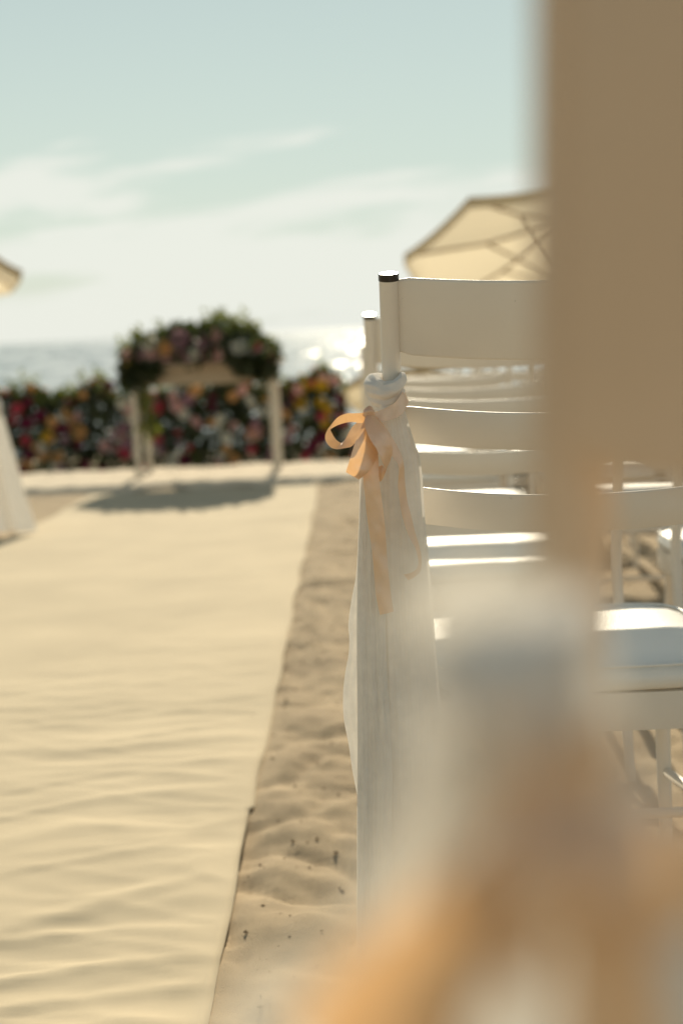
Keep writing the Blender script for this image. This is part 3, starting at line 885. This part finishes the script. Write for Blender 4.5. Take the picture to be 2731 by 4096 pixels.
rnd = random.Random(3)
hedge = empty('flower_hedge', (-1.62, 13.4, -0.585))
def hedge_h(x):
    return 0.97 + 0.13 * fbm(x * 2.4 + 2, 0.3, 0, 4)
pts, spots = [], []
H0 = -2.3; H1 = 1.78
for k in range(12000):
    x = rnd.uniform(H0, H1); h = hedge_h(x) * max(0.35, min(1, (H1 - x) / 0.25))
    z = h * rnd.random() ** 0.8
    yy = rnd.gauss(0, 0.17) * (1.15 - 0.5 * z / h)
    pts.append((x, yy, z))
for k in range(285):
    x = rnd.uniform(H0, H1); h = hedge_h(x) * max(0.35, min(1, (H1 - x) / 0.25))
    if rnd.random() < 0.34:
        spots.append(((x, rnd.uniform(-0.15, 0.12), h * rnd.uniform(0.92, 1.04)), (rnd.uniform(-.4, .4), rnd.uniform(-1, .2), 1)))
    else:
        z = h * rnd.uniform(0.2, 0.97)
        spots.append(((x, -0.19 - 0.12 * (1 - z / h) - rnd.uniform(0, 0.08), z), (rnd.uniform(-.5, .5), -1, rnd.uniform(0.0, 0.8))))
leaf_cloud('foliage', pts, 0.085, M_LEAF, hedge, 11)
pts2 = []
for k in range(64):                              # taller sprigs breaking the top line
    x = rnd.uniform(H0, H1); h = hedge_h(x); yy = rnd.uniform(-.15, .15); lean = rnd.uniform(-.12, .12)
    tall = rnd.uniform(0.12, 0.34)
    for j in range(26):
        f = rnd.random()
        pts2.append((x + lean * f + rnd.gauss(0, .014), yy + rnd.gauss(0, .014), h * 0.85 + tall * f))
leaf_cloud('sprig', pts2, 0.05, M_LEAF2, hedge, 12)
add_flowers(hedge, spots, 5, (4.5, 2.5, 2.0, 1.6, 2.0, 3.0, 0.5))
tag(hedge, 'long low bank of mixed blurred flowers standing behind the table', 'flowers')

arr = empty('table_flowers', ((TX0 + TX1) / 2, (TYF + TYB) / 2, TG + TH))
pts, spots = [], []
def arr_h(x):
    u = (x + 0.02) / 0.60
    return max(0.03, 0.235 * (1 - abs(u) ** 3)) + 0.035 * fbm(x * 4, 1.1, 0, 2)
for k in range(9000):
    x = rnd.uniform(-0.57, 0.53); h = arr_h(x)
    z = h * rnd.random() ** 0.85
    yy = rnd.gauss(-0.02, 0.17)
    if abs(x + 0.02) > 0.30 and rnd.random() < 0.30:   # ends droop over the table edge
        yy = -0.36 + rnd.gauss(0, 0.03); z = -0.20 * rnd.random() * (abs(x) - 0.25) / 0.35
    pts.append((x, yy, z))
for k in range(110):
    x = rnd.uniform(-0.57, 0.53); h = arr_h(x)
    if rnd.random() < 0.5:
        spots.append(((x, rnd.uniform(-.2, .15), h * rnd.uniform(.9, 1.1)), (rnd.uniform(-.5, .5), rnd.uniform(-1, .3), 1)))
    else:
        spots.append(((x, -0.34 - rnd.uniform(0, .07), h * rnd.uniform(.2, .95)), (rnd.uniform(-.5, .5), -1, rnd.uniform(.1, .8))))
leaf_cloud('foliage', pts, 0.09, M_LEAF, arr, 21)
pts2 = []
for k in range(34):
    x = rnd.uniform(-0.66, 0.58); h = arr_h(x); lean = rnd.uniform(-.1, .1)
    for j in range(22):
        f = rnd.random()
        pts2.append((x + lean * f + rnd.gauss(0, .015), rnd.gauss(-.05, .05), h * 0.85 + rnd.uniform(.10, .20) * f))
for k in range(360):                             # trail down the left leg
    f = rnd.random()
    pts2.append((-0.50 + 0.10 * f + rnd.gauss(0, .022), -0.30 + rnd.gauss(0, .03), 0.02 - 0.58 * f))
leaf_cloud('trailing_greenery', pts2, 0.055, M_LEAF2, arr, 22)
add_flowers(arr, spots[:75], 6, (4, 3, 1.4, 2, 1.6, 2, 1.6))
tag(arr, 'blurred arrangement of mauve, white and yellow flowers heaped on the table', 'flowers')

# ------------------------------------------------------------------ parasols
def parasol(label, c, R, apex, tilt_x, tilt_y, spin, ground_z, mat, nseg=8, val=0.10):
    root = empty('beach_parasol', (c[0], c[1], ground_z))
    rot = Matrix.Rotation(tilt_y, 4, 'Y') @ Matrix.Rotation(tilt_x, 4, 'X') @ Matrix.Rotation(spin, 4, 'Z')
    off = Vector((0, 0, c[2] - ground_z))
    def T(p): return rot @ Vector(p) + off
    rim = [(R * math.cos(2 * math.pi * k / nseg), R * math.sin(2 * math.pi * k / nseg), 0) for k in range(nseg)]
    top = Vector((0, 0, apex))
    for k in range(nseg):
        A, B = Vector(rim[k]), Vector(rim[(k + 1) % nseg])
        P = []
        for i in range(9):
            t = 0.03 + 0.97 * i / 8
            row = []
            for j in range(9):
                s = j / 8
                q = top.lerp(A.lerp(B, s), t)
                q.z -= 0.05 * R * t * 4 * s * (1 - s) * 0.5
                q.z -= 0.10 * apex * math.sin(math.pi * t)
                row.append(T(q))
            P.append(row)
        for dz in (0.5, 1.0):
            P.append([T(A.lerp(B, j / 8) + Vector((0, 0, -0.05 * R * 4 * (j / 8) * (1 - j / 8) * 0.5 - val * dz))) for j in range(9)])
        link('canopy_panel', grid_mesh('canopy_panel', P), mat, root)
        bm = bmesh.new()
        tube_bm(bm, [T(top * 0.97), T(top.lerp(A, 0.5) + Vector((0, 0, -0.12 * apex - 0.02))), T(A * 0.99 + Vector((0, 0, -0.02)))], 0.014, 6)
        link('rib', bm_mesh('rib', bm), M_RIB, root)
        bm = bmesh.new()
        tube_bm(bm, [T((0, 0, apex - 0.62)), T(top.lerp(A, 0.5) + Vector((0, 0, -0.12 * apex - 0.03)))], 0.012, 6)
        link('strut', bm_mesh('strut', bm), M_RIB, root)
    bm = bmesh.new()
    hub = T((0, 0, apex - 0.55))
    tube_bm(bm, [T(top + Vector((0, 0, 0.06))), hub, Vector((hub.x, hub.y, hub.z - 0.3)) * 1.0, Vector((hub.x, hub.y, -0.3))], 0.024, 10)
    link('pole', bm_mesh('pole', bm), M_RIB, root)
    tag(root, label, 'parasol', 'cream beach parasols')
    return root

pc = at(2285, 1045, 12.2)
parasol('large tilted cream parasol above the sharp chair back', pc, 1.42, 0.40, rad(-24), rad(4), rad(2), gz(14) - 0.4, M_CANOPY)
pc = at(-185, 1060, 12.6)
parasol('cream parasol whose corner pokes in at the left edge', pc, 0.60, 0.22, rad(-16), rad(6), rad(2), gz(14) - 0.4, M_CANOPY)
pc = at(1672, 1560, 16.5)
parasol('beige parasol low down the beach beside the flower bank', pc, 0.92, 0.30, rad(-20), rad(4), rad(2), -0.95, M_CANOPY2)
